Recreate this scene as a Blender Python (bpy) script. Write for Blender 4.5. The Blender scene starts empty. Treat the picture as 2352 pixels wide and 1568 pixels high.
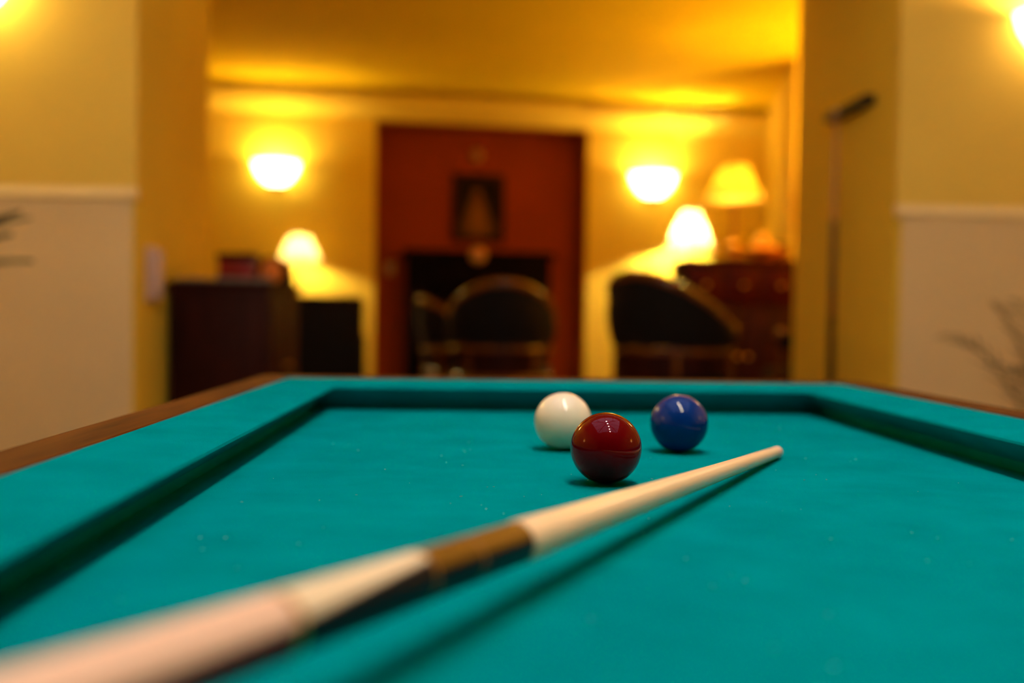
import bpy, bmesh, math, random
from mathutils import Vector, Matrix
random.seed(7)
R = math.radians
scene = bpy.context.scene
COL = scene.collection

# ------------------------------------------------------------------ camera, world, exposure
CLOTH = 0.75                      # height of the playing cloth above the floor
STEP = 0.17                       # the lounge lies one step higher
cam_d = bpy.data.cameras.new('camera'); cam = bpy.data.objects.new('camera', cam_d); COL.objects.link(cam)
cam_d.sensor_width = 36.0; cam_d.lens = 2287.0 / 2352.0 * 36.0
cam_d.clip_start = 0.02; cam_d.clip_end = 100
yaw, pitch, roll = math.atan(84 / 2287), math.atan(64 / 2287), R(0.8)
fw = Vector((math.sin(yaw) * math.cos(pitch), math.cos(yaw) * math.cos(pitch), -math.sin(pitch)))
r0 = Vector((math.cos(yaw), -math.sin(yaw), 0)); u0 = r0.cross(fw)
r1 = r0 * math.cos(roll) + u0 * math.sin(roll); u1 = -r0 * math.sin(roll) + u0 * math.cos(roll)
M = Matrix((r1, u1, -fw)).transposed().to_4x4(); M.translation = Vector((0, 0, 0.896))
cam.matrix_world = M
cam_d.dof.use_dof = True; cam_d.dof.focus_distance = 0.845
cam_d.dof.aperture_fstop = 2.2; cam_d.dof.aperture_blades = 0
scene.camera = cam

world = bpy.data.worlds.new('evening_sky'); scene.world = world; world.use_nodes = True
bg = world.node_tree.nodes['Background']
bg.inputs[0].default_value = (0.67, 0.60, 0.76, 1); bg.inputs[1].default_value = 1.7

vs = scene.view_settings
vs.view_transform = 'Standard'; vs.look = 'None'; vs.gamma = 1.0; vs.use_curve_mapping = False
vs.exposure = 0.0

TABLE_BULB = 330.0                # radiance of one bulb of the table light
SCONCE_W = 9.0                   # lounge sconces
LAMP_W = 10.0
SIDE_W = 22.0                      # sconces of the billiard room
WARM = (1.0, 0.64, 0.12)
WARM_CORE = (1.0, 0.72, 0.30)
WARM_SIDE = (1.0, 0.66, 0.30)

# ------------------------------------------------------------------ materials
def new_mat(name):
    m = bpy.data.materials.new(name); m.use_nodes = True
    nt = m.node_tree; return m, nt, nt.nodes['Principled BSDF']
def mat(name, col, rough=0.5, metal=0.0, var=0.0, scale=8.0, bump=0.0, bscale=60.0, coat=0.0, stretch=None, spec=0.5, col2=None):
    m, nt, b = new_mat(name)
    b.inputs['Base Color'].default_value = (*col, 1); b.inputs['Roughness'].default_value = rough
    b.inputs['Metallic'].default_value = metal; b.inputs['Coat Weight'].default_value = coat
    b.inputs['Coat Roughness'].default_value = 0.03
    b.inputs['Specular IOR Level'].default_value = spec
    tc = nt.nodes.new('ShaderNodeTexCoord'); mp = nt.nodes.new('ShaderNodeMapping')
    nt.links.new(tc.outputs['Object'], mp.inputs['Vector'])
    if stretch: mp.inputs['Scale'].default_value = stretch
    if var or col2:
        n = nt.nodes.new('ShaderNodeTexNoise'); n.inputs['Scale'].default_value = scale; n.inputs['Detail'].default_value = 5
        nt.links.new(mp.outputs['Vector'], n.inputs['Vector'])
        rmp = nt.nodes.new('ShaderNodeValToRGB')
        a = col2 if col2 else tuple(c * (1 - var) for c in col)
        z = col if col2 else tuple(min(1, c * (1 + var)) for c in col)
        rmp.color_ramp.elements[0].position = 0.3; rmp.color_ramp.elements[1].position = 0.7
        rmp.color_ramp.elements[0].color = (*a, 1); rmp.color_ramp.elements[1].color = (*z, 1)
        nt.links.new(n.outputs['Fac'], rmp.inputs['Fac']); nt.links.new(rmp.outputs['Color'], b.inputs['Base Color'])
    if bump:
        n2 = nt.nodes.new('ShaderNodeTexNoise'); n2.inputs['Scale'].default_value = bscale; n2.inputs['Detail'].default_value = 4
        nt.links.new(mp.outputs['Vector'], n2.inputs['Vector'])
        bp = nt.nodes.new('ShaderNodeBump'); bp.inputs['Strength'].default_value = bump; bp.inputs['Distance'].default_value = 0.002
        nt.links.new(n2.outputs['Fac'], bp.inputs['Height']); nt.links.new(bp.outputs['Normal'], b.inputs['Normal'])
    return m
def glow(name, col, strength, base=(0.8, 0.7, 0.5)):
    m, nt, b = new_mat(name)
    b.inputs['Base Color'].default_value = (*base, 1); b.inputs['Roughness'].default_value = 0.6
    b.inputs['Emission Color'].default_value = (*col, 1); b.inputs['Emission Strength'].default_value = strength
    n = nt.nodes.new('ShaderNodeTexNoise'); n.inputs['Scale'].default_value = 30
    mx = nt.nodes.new('ShaderNodeMapRange'); mx.inputs['To Min'].default_value = 0.92 * strength; mx.inputs['To Max'].default_value = 1.08 * strength
    nt.links.new(n.outputs['Fac'], mx.inputs['Value']); nt.links.new(mx.outputs['Result'], b.inputs['Emission Strength'])
    return m

MT = {}
MT['cloth'] = mat('teal_billiard_cloth', (0.0, 0.228, 0.246), rough=1.0, var=0.10, scale=14, bump=0.35, bscale=900, spec=0.0)
MT['mahogany'] = mat('polished_mahogany', (0.125, 0.036, 0.003), rough=0.65, coat=0.0, spec=0.05, col2=(0.05, 0.012, 0.002), scale=5, stretch=(14, 1.2, 14))
MT['darkwood'] = mat('dark_mahogany', (0.040, 0.006, 0.002), rough=0.6, spec=0.12, col2=(0.016, 0.002, 0.001), scale=6, stretch=(2, 2, 0.4))
MT['redwood'] = mat('red_stained_wood', (0.055, 0.0025, 0.001), rough=0.5, spec=0.10, col2=(0.038, 0.0015, 0.0007), scale=6, stretch=(0.6, 3, 3))
MT['chairwood'] = mat('polished_chair_wood', (0.20, 0.055, 0.008), rough=0.25, coat=0.4, col2=(0.10, 0.022, 0.004), scale=9, stretch=(3, 3, 1))
MT['upholstery'] = mat('near_black_upholstery', (0.008, 0.006, 0.005), rough=0.85, var=0.3, scale=40, bump=0.3, bscale=300, spec=0.15)
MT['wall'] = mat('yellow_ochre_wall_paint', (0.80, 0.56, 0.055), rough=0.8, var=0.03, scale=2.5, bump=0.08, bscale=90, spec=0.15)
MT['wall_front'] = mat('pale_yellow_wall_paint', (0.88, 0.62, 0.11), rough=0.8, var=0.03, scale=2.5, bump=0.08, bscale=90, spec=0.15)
MT['dado'] = mat('beige_wainscot_paint', (0.83, 0.63, 0.32), rough=0.75, var=0.03, scale=3, bump=0.06, bscale=80, spec=0.2)
MT['dado_rail'] = mat('cream_dado_rail_paint', (0.94, 0.74, 0.36), rough=0.5, var=0.02, scale=6)
MT['red_paint'] = mat('dark_red_wall_paint', (0.26, 0.036, 0.002), rough=0.8, var=0.06, scale=3, spec=0.15)
MT['ceiling'] = mat('warm_ceiling_plaster', (0.88, 0.60, 0.010), rough=0.9, var=0.04, scale=2, spec=0.1)
MT['ceiling_white'] = mat('tan_ceiling_plaster', (0.42, 0.27, 0.13), rough=0.9, var=0.03, scale=2)
MT['floor'] = mat('brown_parquet', (0.10, 0.040, 0.015), rough=0.4, coat=0.2, col2=(0.06, 0.022, 0.008), scale=5, stretch=(1, 8, 1))
MT['soot'] = mat('black_cast_iron', (0.004, 0.002, 0.002), rough=0.7, var=0.3, scale=20, spec=0.04)
MT['brass'] = mat('aged_brass', (0.62, 0.36, 0.09), rough=0.28, metal=1.0, var=0.15, scale=25)
MT['dull_brass'] = mat('dull_brass_fitting', (0.42, 0.20, 0.05), rough=0.5, metal=0.6, var=0.15, scale=25)
MT['black_metal'] = mat('black_metal', (0.012, 0.011, 0.010), rough=0.4, metal=0.3, var=0.2, scale=20)
MT['plastic'] = mat('pale_plastic', (0.66, 0.47, 0.38), rough=0.4, var=0.02, scale=10)
MT['paper'] = mat('grey_paper', (0.22, 0.17, 0.14), rough=0.8, var=0.25, scale=25)
MT['red_card'] = mat('dark_red_lacquer', (0.24, 0.004, 0.006), rough=0.4, var=0.3, scale=18)
MT['orange'] = mat('orange_glaze', (0.75, 0.20, 0.02), rough=0.4, var=0.15, scale=12)
MT['amber'] = mat('amber_glaze', (0.80, 0.42, 0.04), rough=0.4, var=0.15, scale=12)
MT['leaf'] = mat('dusty_green_palm_leaf', (0.27, 0.21, 0.09), rough=0.5, var=0.3, scale=20)
MT['dark_leaf'] = mat('dark_green_leaf', (0.030, 0.045, 0.012), rough=0.45, var=0.3, scale=20)
MT['terracotta'] = mat('terracotta_pot', (0.34, 0.12, 0.05), rough=0.8, var=0.15, scale=10, bump=0.1)
MT['soil'] = mat('potting_soil', (0.03, 0.018, 0.01), rough=0.95, var=0.4, scale=40, bump=0.6)
MT['bowl'] = glow('lit_sconce_glass', (1.0, 0.80, 0.30), 15.0)
MT['bowl_side'] = glow('lit_wall_sconce_glass', (1.0, 0.72, 0.26), 24.0)
MT['bowl_right'] = glow('lit_dimmer_sconce_glass', (1.0, 0.64, 0.28), 13.0)
MT['bowl_dim'] = glow('lit_amber_sconce_glass', (1.0, 0.62, 0.22), 6.0)
def fabric(name, col, trans):
    m, nt, b = new_mat(name); nt.nodes.remove(b); out = nt.nodes['Material Output']
    d = nt.nodes.new('ShaderNodeBsdfDiffuse'); t = nt.nodes.new('ShaderNodeBsdfTranslucent'); a = nt.nodes.new('ShaderNodeAddShader')
    d.inputs[0].default_value = (*col, 1); t.inputs[0].default_value = (*trans, 1)
    n = nt.nodes.new('ShaderNodeTexNoise'); n.inputs['Scale'].default_value = 60; bp = nt.nodes.new('ShaderNodeBump'); bp.inputs['Strength'].default_value = 0.1
    nt.links.new(n.outputs['Fac'], bp.inputs['Height']); nt.links.new(bp.outputs['Normal'], d.inputs['Normal'])
    nt.links.new(d.outputs[0], a.inputs[0]); nt.links.new(t.outputs[0], a.inputs[1]); nt.links.new(a.outputs[0], out.inputs[0]); return m
MT['shade'] = fabric('yellow_lampshade_fabric', (0.60, 0.42, 0.10), (0.15, 0.100, 0.012))
MT['shade_white'] = fabric('cream_lampshade_fabric', (0.60, 0.46, 0.20), (0.20, 0.16, 0.06))
MT['bulb'] = glow('lit_bulb_glass', (1.0, 0.87, 0.69), TABLE_BULB)
MT['rib'] = mat('dark_painted_glazing_bar', (0.10, 0.05, 0.035), rough=0.5, var=0.1)
# thin clear glass: mostly see-through, mirror-like at grazing angles
m, nt, b = new_mat('skylight_glass'); nt.nodes.remove(b)
out = nt.nodes['Material Output']; tr = nt.nodes.new('ShaderNodeBsdfTransparent'); gl = nt.nodes.new('ShaderNodeBsdfGlossy')
gl.inputs['Roughness'].default_value = 0.05; tr.inputs[0].default_value = (0.9, 0.9, 0.95, 1)
fr = nt.nodes.new('ShaderNodeFresnel'); fr.inputs[0].default_value = 1.45; mx = nt.nodes.new('ShaderNodeMixShader')
nt.links.new(fr.outputs[0], mx.inputs[0]); nt.links.new(tr.outputs[0], mx.inputs[1]); nt.links.new(gl.outputs[0], mx.inputs[2]); nt.links.new(mx.outputs[0], out.inputs[0])
MT['glass'] = m
# balls
MT['ball_red'] = mat('polished_crimson_resin', (0.115, 0.0003, 0.0018), rough=0.03, var=0.05, scale=5, spec=0.27)
MT['ball_red'].node_tree.nodes['Principled BSDF'].inputs['Specular Tint'].default_value = (1.0, 0.62, 0.68, 1)
MT['ball_blue'] = mat('polished_blue_resin', (0.0004, 0.027, 0.165), rough=0.05, var=0.10, scale=60, spec=0.27)
MT['ball_white'] = mat('polished_ivory_resin', (0.88, 0.76, 0.54), rough=0.12, var=0.02, scale=6)
MT['ball_white'].node_tree.nodes['Principled BSDF'].inputs['Subsurface Weight'].default_value = 0.12
MT['ball_white'].node_tree.nodes['Principled BSDF'].inputs['Subsurface Radius'].default_value = (0.01, 0.007, 0.004)
# cue
MT['maple'] = mat('varnished_maple', (0.97, 0.72, 0.43), rough=0.28, coat=0.2, col2=(0.93, 0.64, 0.35), scale=6, stretch=(60, 60, 2))
MT['ferrule'] = mat('pale_ferrule', (0.84, 0.56, 0.42), rough=0.35, var=0.03)
MT['tip'] = mat('leather_cue_tip', (0.78, 0.52, 0.36), rough=0.7, var=0.1, scale=200)
MT['black_lacquer'] = mat('black_cue_lacquer', (0.004, 0.005, 0.007), rough=0.35, coat=0.0, var=0.1, spec=0.12)

def smoothnodes_points(name, light, dark, z_a, z_b, half_a, half_b, soft=0.16, up=(0, 1)):
    """a light splice or painted reflection on one side of a turned stick: half-angle (radians) runs from half_a at local z_a to half_b at z_b"""
    m, nt, b = new_mat(name); L = nt.links.new; N = nt.nodes.new
    b.inputs['Roughness'].default_value = 0.30; b.inputs['Specular IOR Level'].default_value = 0.14
    tc = N('ShaderNodeTexCoord'); sx = N('ShaderNodeSeparateXYZ'); L(tc.outputs['Object'], sx.inputs[0])
    def mth(op, a, c=None):
        n = N('ShaderNodeMath'); n.operation = op
        for i, v in enumerate((a, c)):
            if v is None: continue
            if isinstance(v, (int, float)): n.inputs[i].default_value = v
            else: L(v, n.inputs[i])
        return n.outputs[0]
    dotu = mth('ADD', mth('MULTIPLY', sx.outputs['X'], up[0]), mth('MULTIPLY', sx.outputs['Y'], up[1]))
    rr = mth('SQRT', mth('ADD', mth('MULTIPLY', sx.outputs['X'], sx.outputs['X']), mth('MULTIPLY', sx.outputs['Y'], sx.outputs['Y'])))
    ang = mth('ARCCOSINE', mth('DIVIDE', dotu, rr))
    mr = N('ShaderNodeMapRange'); L(sx.outputs['Z'], mr.inputs['Value'])
    mr.inputs['From Min'].default_value = z_a; mr.inputs['From Max'].default_value = z_b
    mr.inputs['To Min'].default_value = half_a; mr.inputs['To Max'].default_value = half_b
    diff = mth('SUBTRACT', mr.outputs['Result'], ang)
    m2 = N('ShaderNodeMapRange'); L(diff, m2.inputs['Value']); m2.inputs['From Min'].default_value = -soft; m2.inputs['From Max'].default_value = soft
    rp = N('ShaderNodeValToRGB'); L(m2.outputs['Result'], rp.inputs['Fac'])
    rp.color_ramp.elements[0].color = (*dark, 1); rp.color_ramp.elements[1].color = (*light, 1)
    L(rp.outputs['Color'], b.inputs['Base Color']); return m

# ------------------------------------------------------------------ helpers
def box(bm, x0, x1, y0, y1, z0, z1, bev=0.0, seg=2):
    vs_ = [bm.verts.new((x, y, z)) for x in (x0, x1) for y in (y0, y1) for z in (z0, z1)]
    F = [bm.faces.new([vs_[i] for i in q]) for q in ((0, 1, 3, 2), (4, 6, 7, 5), (0, 4, 5, 1), (2, 3, 7, 6), (0, 2, 6, 4), (1, 5, 7, 3))]
    if bev:
        ed = list({e for f in F for e in f.edges})
        bmesh.ops.bevel(bm, geom=ed, offset=bev, segments=seg, profile=0.5, affect='EDGES')
    return bm
def lathe(bm, prof, seg=32, cap=True, origin=(0, 0, 0), a0=0.0, a1=2 * math.pi):
    ox, oy, oz = origin; full = abs(a1 - a0 - 2 * math.pi) < 1e-6; n = seg if full else seg + 1; rings = []
    for (r_, z_) in prof:
        if r_ < 1e-6: rings.append([bm.verts.new((ox, oy, oz + z_))]); continue
        rings.append([bm.verts.new((ox + r_ * math.cos(a0 + (a1 - a0) * i / seg), oy + r_ * math.sin(a0 + (a1 - a0) * i / seg), oz + z_)) for i in range(n)])
    for a, c in zip(rings, rings[1:]):
        for i in range(seg):
            j = (i + 1) % n
            if len(a) == 1 and len(c) == 1: continue
            if len(a) == 1: bm.faces.new((a[0], c[j], c[i]))
            elif len(c) == 1: bm.faces.new((a[i], a[j], c[0]))
            else: bm.faces.new((a[i], a[j], c[j], c[i]))
    if cap and full:
        if len(rings[0]) > 1: bm.faces.new(list(reversed(rings[0])))
        if len(rings[-1]) > 1: bm.faces.new(rings[-1])
    return bm
def tube(bm, pts, rad, seg=10, squash=1.0):
    pts = [Vector(p) for p in pts]; rings = []; prev = None
    for i, p in enumerate(pts):
        t = (pts[min(i + 1, len(pts) - 1)] - pts[max(i - 1, 0)]).normalized()
        if prev is None:
            a = Vector((0, 0, 1)) if abs(t.z) < 0.9 else Vector((1, 0, 0)); n = (a - t * a.dot(t)).normalized()
        else: n = (prev - t * prev.dot(t)).normalized()
        prev = n; bb = t.cross(n); rr = rad[i] if isinstance(rad, (list, tuple)) else rad
        rings.append([bm.verts.new(p + (n * math.cos(2 * math.pi * k / seg) + bb * math.sin(2 * math.pi * k / seg) * squash) * rr) for k in range(seg)])
    for a, c in zip(rings, rings[1:]):
        for k in range(seg): bm.faces.new((a[k], a[(k + 1) % seg], c[(k + 1) % seg], c[k]))
    bm.faces.new(list(reversed(rings[0]))); bm.faces.new(rings[-1]); return bm
def prism(bm, poly, z0, z1):
    lo = [bm.verts.new((x, y, z0)) for x, y in poly]; hi = [bm.verts.new((x, y, z1)) for x, y in poly]; n = len(poly)
    bm.faces.new(list(reversed(lo))); bm.faces.new(hi)
    for i in range(n): bm.faces.new((lo[i], lo[(i + 1) % n], hi[(i + 1) % n], hi[i]))
    return bm
def sweep(bm, prof, ends):
    """prof: list of points; ends: function(profile point, end 0/1) -> 3-D point"""
    A = [bm.verts.new(ends(p, 0)) for p in prof]; B = [bm.verts.new(ends(p, 1)) for p in prof]; n = len(prof)
    for i in range(n): bm.faces.new((A[i], A[(i + 1) % n], B[(i + 1) % n], B[i]))
    bm.faces.new(list(reversed(A))); bm.faces.new(B); return bm
def obj(name, bm, m, parent=None, smooth=38, loc=None):
    bmesh.ops.recalc_face_normals(bm, faces=bm.faces[:])
    if smooth:
        for f_ in bm.faces: f_.smooth = True
        for e in bm.edges:
            if len(e.link_faces) == 2 and e.calc_face_angle(0) > R(smooth): e.smooth = False
    me = bpy.data.meshes.new(name); bm.to_mesh(me); bm.free(); me.materials.append(m if not isinstance(m, str) else MT[m])
    o = bpy.data.objects.new(name, me); COL.objects.link(o); o.parent = parent
    if loc: o.location = loc
    return o
def tag(o, label=None, cat=None, group=None, kind=None):
    if label: o['label'] = label
    if cat: o['category'] = cat
    if group: o['group'] = group
    if kind: o['kind'] = kind
    return o
def thing(name, label, cat, loc=(0, 0, 0), rz=0.0, group=None):
    o = bpy.data.objects.new(name, None); COL.objects.link(o); o.location = loc; o.rotation_euler = (0, 0, rz)
    o.empty_display_size = 0.05
    return tag(o, label, cat, group)
def copy_tree(o, parent=None):
    c = o.copy(); COL.objects.link(c); c.parent = parent
    for ch in o.children: copy_tree(ch, c)
    return c
def N(): return bmesh.new()
def struct(name, bm, m, parent=None, label=None, smooth=38):
    o = obj(name, bm, m, parent, smooth); o['kind'] = 'structure'
    if label: o['label'] = label
    return o
def point(name, loc, watts, col, radius, parent=None):
    d = bpy.data.lights.new(name, 'POINT'); d.energy = watts; d.color = col; d.shadow_soft_size = radius
    o = bpy.data.objects.new(name, d); COL.objects.link(o); o.location = loc; o.parent = parent; return o

# ------------------------------------------------------------------ the room shell
struct('floor', box(N(), -2.75, 3.35, -3.15, 3.50, -0.10, 0.0), 'floor', label='brown wooden floor under the billiard table')
struct('floor_lounge', box(N(), -2.75, 3.35, 3.50, 8.40, -0.10, STEP), 'floor', label='raised brown wooden floor of the lounge')
ZC = 3.05
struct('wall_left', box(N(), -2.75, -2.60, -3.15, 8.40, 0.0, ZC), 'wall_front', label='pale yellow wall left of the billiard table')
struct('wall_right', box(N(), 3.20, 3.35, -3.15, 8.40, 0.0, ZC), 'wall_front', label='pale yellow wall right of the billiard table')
struct('wall_rear', box(N(), -2.60, 3.20, -3.15, -3.0, 0.0, ZC), 'redwood', label='red-brown wooden wall behind the camera')
# dividing wall: two deep piers and the header above the opening
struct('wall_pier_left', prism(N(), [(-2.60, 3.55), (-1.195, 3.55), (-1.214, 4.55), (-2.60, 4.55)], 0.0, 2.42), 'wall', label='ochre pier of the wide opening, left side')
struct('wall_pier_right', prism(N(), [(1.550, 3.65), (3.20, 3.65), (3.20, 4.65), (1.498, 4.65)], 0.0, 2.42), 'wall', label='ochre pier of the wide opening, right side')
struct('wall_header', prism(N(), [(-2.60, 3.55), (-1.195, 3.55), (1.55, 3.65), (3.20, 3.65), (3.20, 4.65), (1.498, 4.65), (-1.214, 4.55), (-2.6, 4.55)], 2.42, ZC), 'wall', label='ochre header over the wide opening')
# pale facing of the piers toward the billiard room
DZ0, DZ1 = 1.276, 1.318
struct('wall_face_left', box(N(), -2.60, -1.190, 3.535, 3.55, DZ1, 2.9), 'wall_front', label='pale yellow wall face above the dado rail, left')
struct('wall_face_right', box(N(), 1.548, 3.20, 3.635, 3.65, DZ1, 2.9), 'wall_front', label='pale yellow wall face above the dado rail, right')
struct('wall_wainscot_left', box(N(), -2.60, -1.206, 3.538, 3.55, 0.0, DZ0), 'dado', label='plain beige wainscot below the dado rail, left')
struct('wall_wainscot_right', box(N(), 1.574, 3.20, 3.638, 3.65, 0.0, DZ0), 'dado', label='plain beige wainscot below the dado rail, right')
def dado(name, x0, x1, yf, label):
    prof = [(0, DZ0), (-0.014, DZ0), (-0.022, DZ0 + 0.003), (-0.026, DZ0 + 0.008), (-0.026, DZ0 + 0.012), (-0.020, DZ0 + 0.024), (-0.0165, DZ1 - 0.006), (-0.0160, DZ1), (0, DZ1)]
    struct(name, sweep(N(), prof, lambda p, e: (x1 if e else x0, yf + p[0], p[1])), 'dado_rail', label=label)
dado('trim_1', -2.60, -1.188, 3.55, 'cream dado rail on the left wall')
dado('trim_2', 1.546, 3.20, 3.65, 'cream dado rail on the right wall')

# ceiling of the billiard room with a square glazed opening
SX0, SX1, SY0, SY1 = -1.35, 1.65, -0.60, 2.40
bm = N()
box(bm, -2.75, SX0, -3.15, 3.55, ZC, ZC + 0.12); box(bm, SX1, 3.35, -3.15, 3.55, ZC, ZC + 0.12)
box(bm, SX0, SX1, -3.15, SY0, ZC, ZC + 0.12); box(bm, SX0, SX1, SY1, 3.55, ZC, ZC + 0.12)
struct('ceiling', bm, 'ceiling_white', label='tan ceiling around the glazed roof light')
struct('ceiling_lounge', box(N(), -2.6, 3.2, 4.60, 8.30, 2.50, 2.62), 'ceiling', label='warm orange ceiling of the lounge')
# roof light: pyramid of four glass slopes with arched hips and glazing bars
sky = thing('window_1', 'square glazed roof light with dark glazing bars above the table', 'roof light', ((SX0 + SX1) / 2, (SY0 + SY1) / 2, ZC + 0.12))
sky['kind'] = 'structure'; del sky['category']
h2 = 1.5; AP = 0.62
def slope_z(t): return AP * math.sin(t * math.pi / 2)            # t = 0 at the eaves, 1 at the apex
bm = N()
for sx, sy, ln in ((0, -1, 0), (0, 1, 0), (-1, 0, 1), (1, 0, 1)):
    if sx == 0: box(bm, -h2 - 0.04, h2 + 0.04, sy * h2 - 0.05, sy * h2 + 0.05, 0, 0.09)
    else: box(bm, sx * h2 - 0.05, sx * h2 + 0.05, -h2 + 0.05, h2 - 0.05, 0, 0.09)
obj('curb', bm, 'rib', sky)
for a in range(4):
    ca, sa = math.cos(a * math.pi / 2), math.sin(a * math.pi / 2)
    rot = lambda x, y: (x * ca - y * sa, x * sa + y * ca)
    pts = []
    for k in range(9):
        t = k / 8; x, y = rot(h2 * (1 - t), h2 * (1 - t)); pts.append((x, y, 0.05 + slope_z(t)))
    obj('hip_rib', tube(N(), pts, 0.055, 8), 'rib', sky)
    for off in (-0.75, 0.0, 0.75):
        pts = []
        for k in range(7):
            t = (k / 6) * (1 - abs(off) / h2); x, y = rot(off, h2 * (1 - t)); pts.append((x, y, 0.05 + slope_z(t)))
        obj('glazing_bar', tube(N(), pts, 0.028, 6), 'rib', sky)
    bm = N(); rows = []
    for k in range(9):
        t = k / 8; w = h2 * (1 - t)
        rows.append([bm.verts.new((*rot(s * w, h2 * (1 - t)), 0.05 + slope_z(t))) for s in ((-1, 1) if k < 8 else (0,))])
    for a_, c_ in zip(rows, rows[1:]):
        bm.faces.new((a_[0], a_[1], c_[1], c_[0]) if len(c_) == 2 else (a_[0], a_[1], c_[0]))
    obj('pane', bm, 'glass', sky)

# ------------------------------------------------------------------ lounge back wall (turned a little), red alcove, cornice
TH = math.atan(0.146); cT, sT = math.cos(TH), math.sin(TH)
def wl(u, v, z=None):             # along the wall, depth behind its face
    x, y = u * cT - v * sT, 7.43 + u * sT + v * cT
    return (x, y) if z is None else (x, y, z)
def wbox(bm, u0, u1, v0, v1, z0, z1): return prism(bm, [wl(u0, v0), wl(u1, v0), wl(u1, v1), wl(u0, v1)], z0, z1)
AU0, AU1, AZ = -0.752, 0.842, 2.29
bm = N(); wbox(bm, -2.62, AU0, 0, 0.40, STEP, 2.52); wbox(bm, AU1, 2.55, 0, 0.40, STEP, 2.52); wbox(bm, AU0, AU1, 0, 0.40, AZ, 2.52)
struct('wall_back', bm, 'wall', label='yellow back wall of the lounge')
bm = N(); wbox(bm, AU0, AU1, 0.20, 0.38, STEP, AZ)
wbox(bm, AU0, AU0 + 0.012, 0.004, 0.20, STEP, AZ); wbox(bm, AU1 - 0.012, AU1, 0.004, 0.20, STEP, AZ); wbox(bm, AU0, AU1, 0.004, 0.20, AZ - 0.012, AZ)
struct('wall_alcove', bm, 'red_paint', label='dark red alcove around the fireplace')
prof = [(0, 2.31), (-0.02, 2.31), (-0.03, 2.322), (-0.06, 2.338), (-0.095, 2.365), (-0.12, 2.40), (-0.125, 2.43), (-0.135, 2.445), (0, 2.445)]
struct('trim_3', sweep(N(), prof, lambda p, e: wl(2.28 if e else -2.50, p[0], p[1])), 'wall', label='moulded cornice along the lounge back wall')
struct('wall_lounge_right', prism(N(), [(1.955, 6.12), (2.262, 7.75), (2.60, 7.75), (2.60, 6.12)], STEP, 2.50), 'wall', label='yellow side wall of the lounge, right')
struct('baseboard_back_left', wbox(N(), -2.5, AU0, -0.02, 0, STEP, STEP + 0.12), 'darkwood', label='dark skirting of the lounge back wall, left of the alcove')
struct('baseboard_back_right', wbox(N(), AU1, 2.2, -0.02, 0, STEP, STEP + 0.12), 'darkwood', label='dark skirting of the lounge back wall, right of the alcove')

# ------------------------------------------------------------------ billiard table
CX, CY = 0.144, 0.751
HXN, HYN = 0.350, 0.712           # half size between the cushion noses
tb = thing('billiard_table', 'carom billiard table with teal cloth and mahogany rails', 'billiard table', (CX, CY, 0.0))
obj('bed', box(N(), -HXN - 0.05, HXN + 0.05, -HYN - 0.05, HYN + 0.05, CLOTH - 0.035, CLOTH), 'cloth', tb)
cush = [(0.034, 0.0), (0.032, 0.010), (0.016, 0.023), (0.0035, 0.0305), (0.0, 0.0335), (0.0008, 0.0358), (0.0035, 0.0374), (0.008, 0.0384),
        (0.025, 0.0396), (0.055, 0.0415), (0.078, 0.0428), (0.082, 0.0425), (0.082, 0.0)]
def framed(prof, side, z0):
    def ends(p, e):
        d, z = p; s = 1 if e else -1
        if side == 'far': return (s * (HXN + d), HYN + d, z0 + z)
        if side == 'near': return (s * (HXN + d), -HYN - d, z0 + z)
        if side == 'left': return (-HXN - d, s * (HYN + d), z0 + z)
        return (HXN + d, s * (HYN + d), z0 + z)
    return ends
for side in ('far', 'near', 'left', 'right'):
    obj('cushion', sweep(N(), cush, framed(cush, side, CLOTH)), 'cloth', tb)
rail = [(0.082, -0.06), (0.082, 0.0415), (0.0835, 0.0435), (0.090, 0.0438), (0.128, 0.0438), (0.135, 0.042), (0.139, 0.037), (0.139, -0.03), (0.132, -0.045), (0.132, -0.06)]
for side in ('far', 'near', 'left', 'right'):
    obj('rail', sweep(N(), rail, framed(rail, side, CLOTH)), 'mahogany', tb)
apr = [(0.100, -0.24), (0.100, -0.06), (0.125, -0.06), (0.125, -0.20), (0.118, -0.24)]
for side in ('far', 'near', 'left', 'right'):
    obj('apron', sweep(N(), apr, framed(apr, side, CLOTH)), 'mahogany', tb)
for sx in (-1, 1):
    for sy in (-1, 1):
        bm = lathe(N(), [(0.05, 0.0), (0.055, 0.02), (0.04, 0.05), (0.038, 0.10), (0.055, 0.25), (0.062, 0.36), (0.045, 0.42), (0.065, 0.45), (0.065, 0.53)], 24, origin=(sx * 0.38, sy * 0.74, 0))
        obj('leg', bm, 'mahogany', tb)
# lint on the cloth
bm = N()
for i in range(150):
    x, y = random.uniform(-HXN + 0.03, HXN - 0.03), random.uniform(-HYN + 0.3, HYN - 0.05)
    a = random.uniform(0, math.pi); L_ = random.uniform(0.0003, 0.0011); w = random.uniform(0.00015, 0.0003)
    c, s = math.cos(a), math.sin(a); q = []
    for dx, dy in ((-L_, -w), (L_, -w), (L_, w), (-L_, w)): q.append((x + dx * c - dy * s, y + dx * s + dy * c))
    prism(bm, q, CLOTH + 0.0001, CLOTH + 0.0005)
MT['lint'] = mat('pale_lint', (0.20, 0.46, 0.42), rough=0.9, var=0.2)
li = obj('lint', bm, 'lint', tb, smooth=0); li['kind'] = 'stuff'

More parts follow.
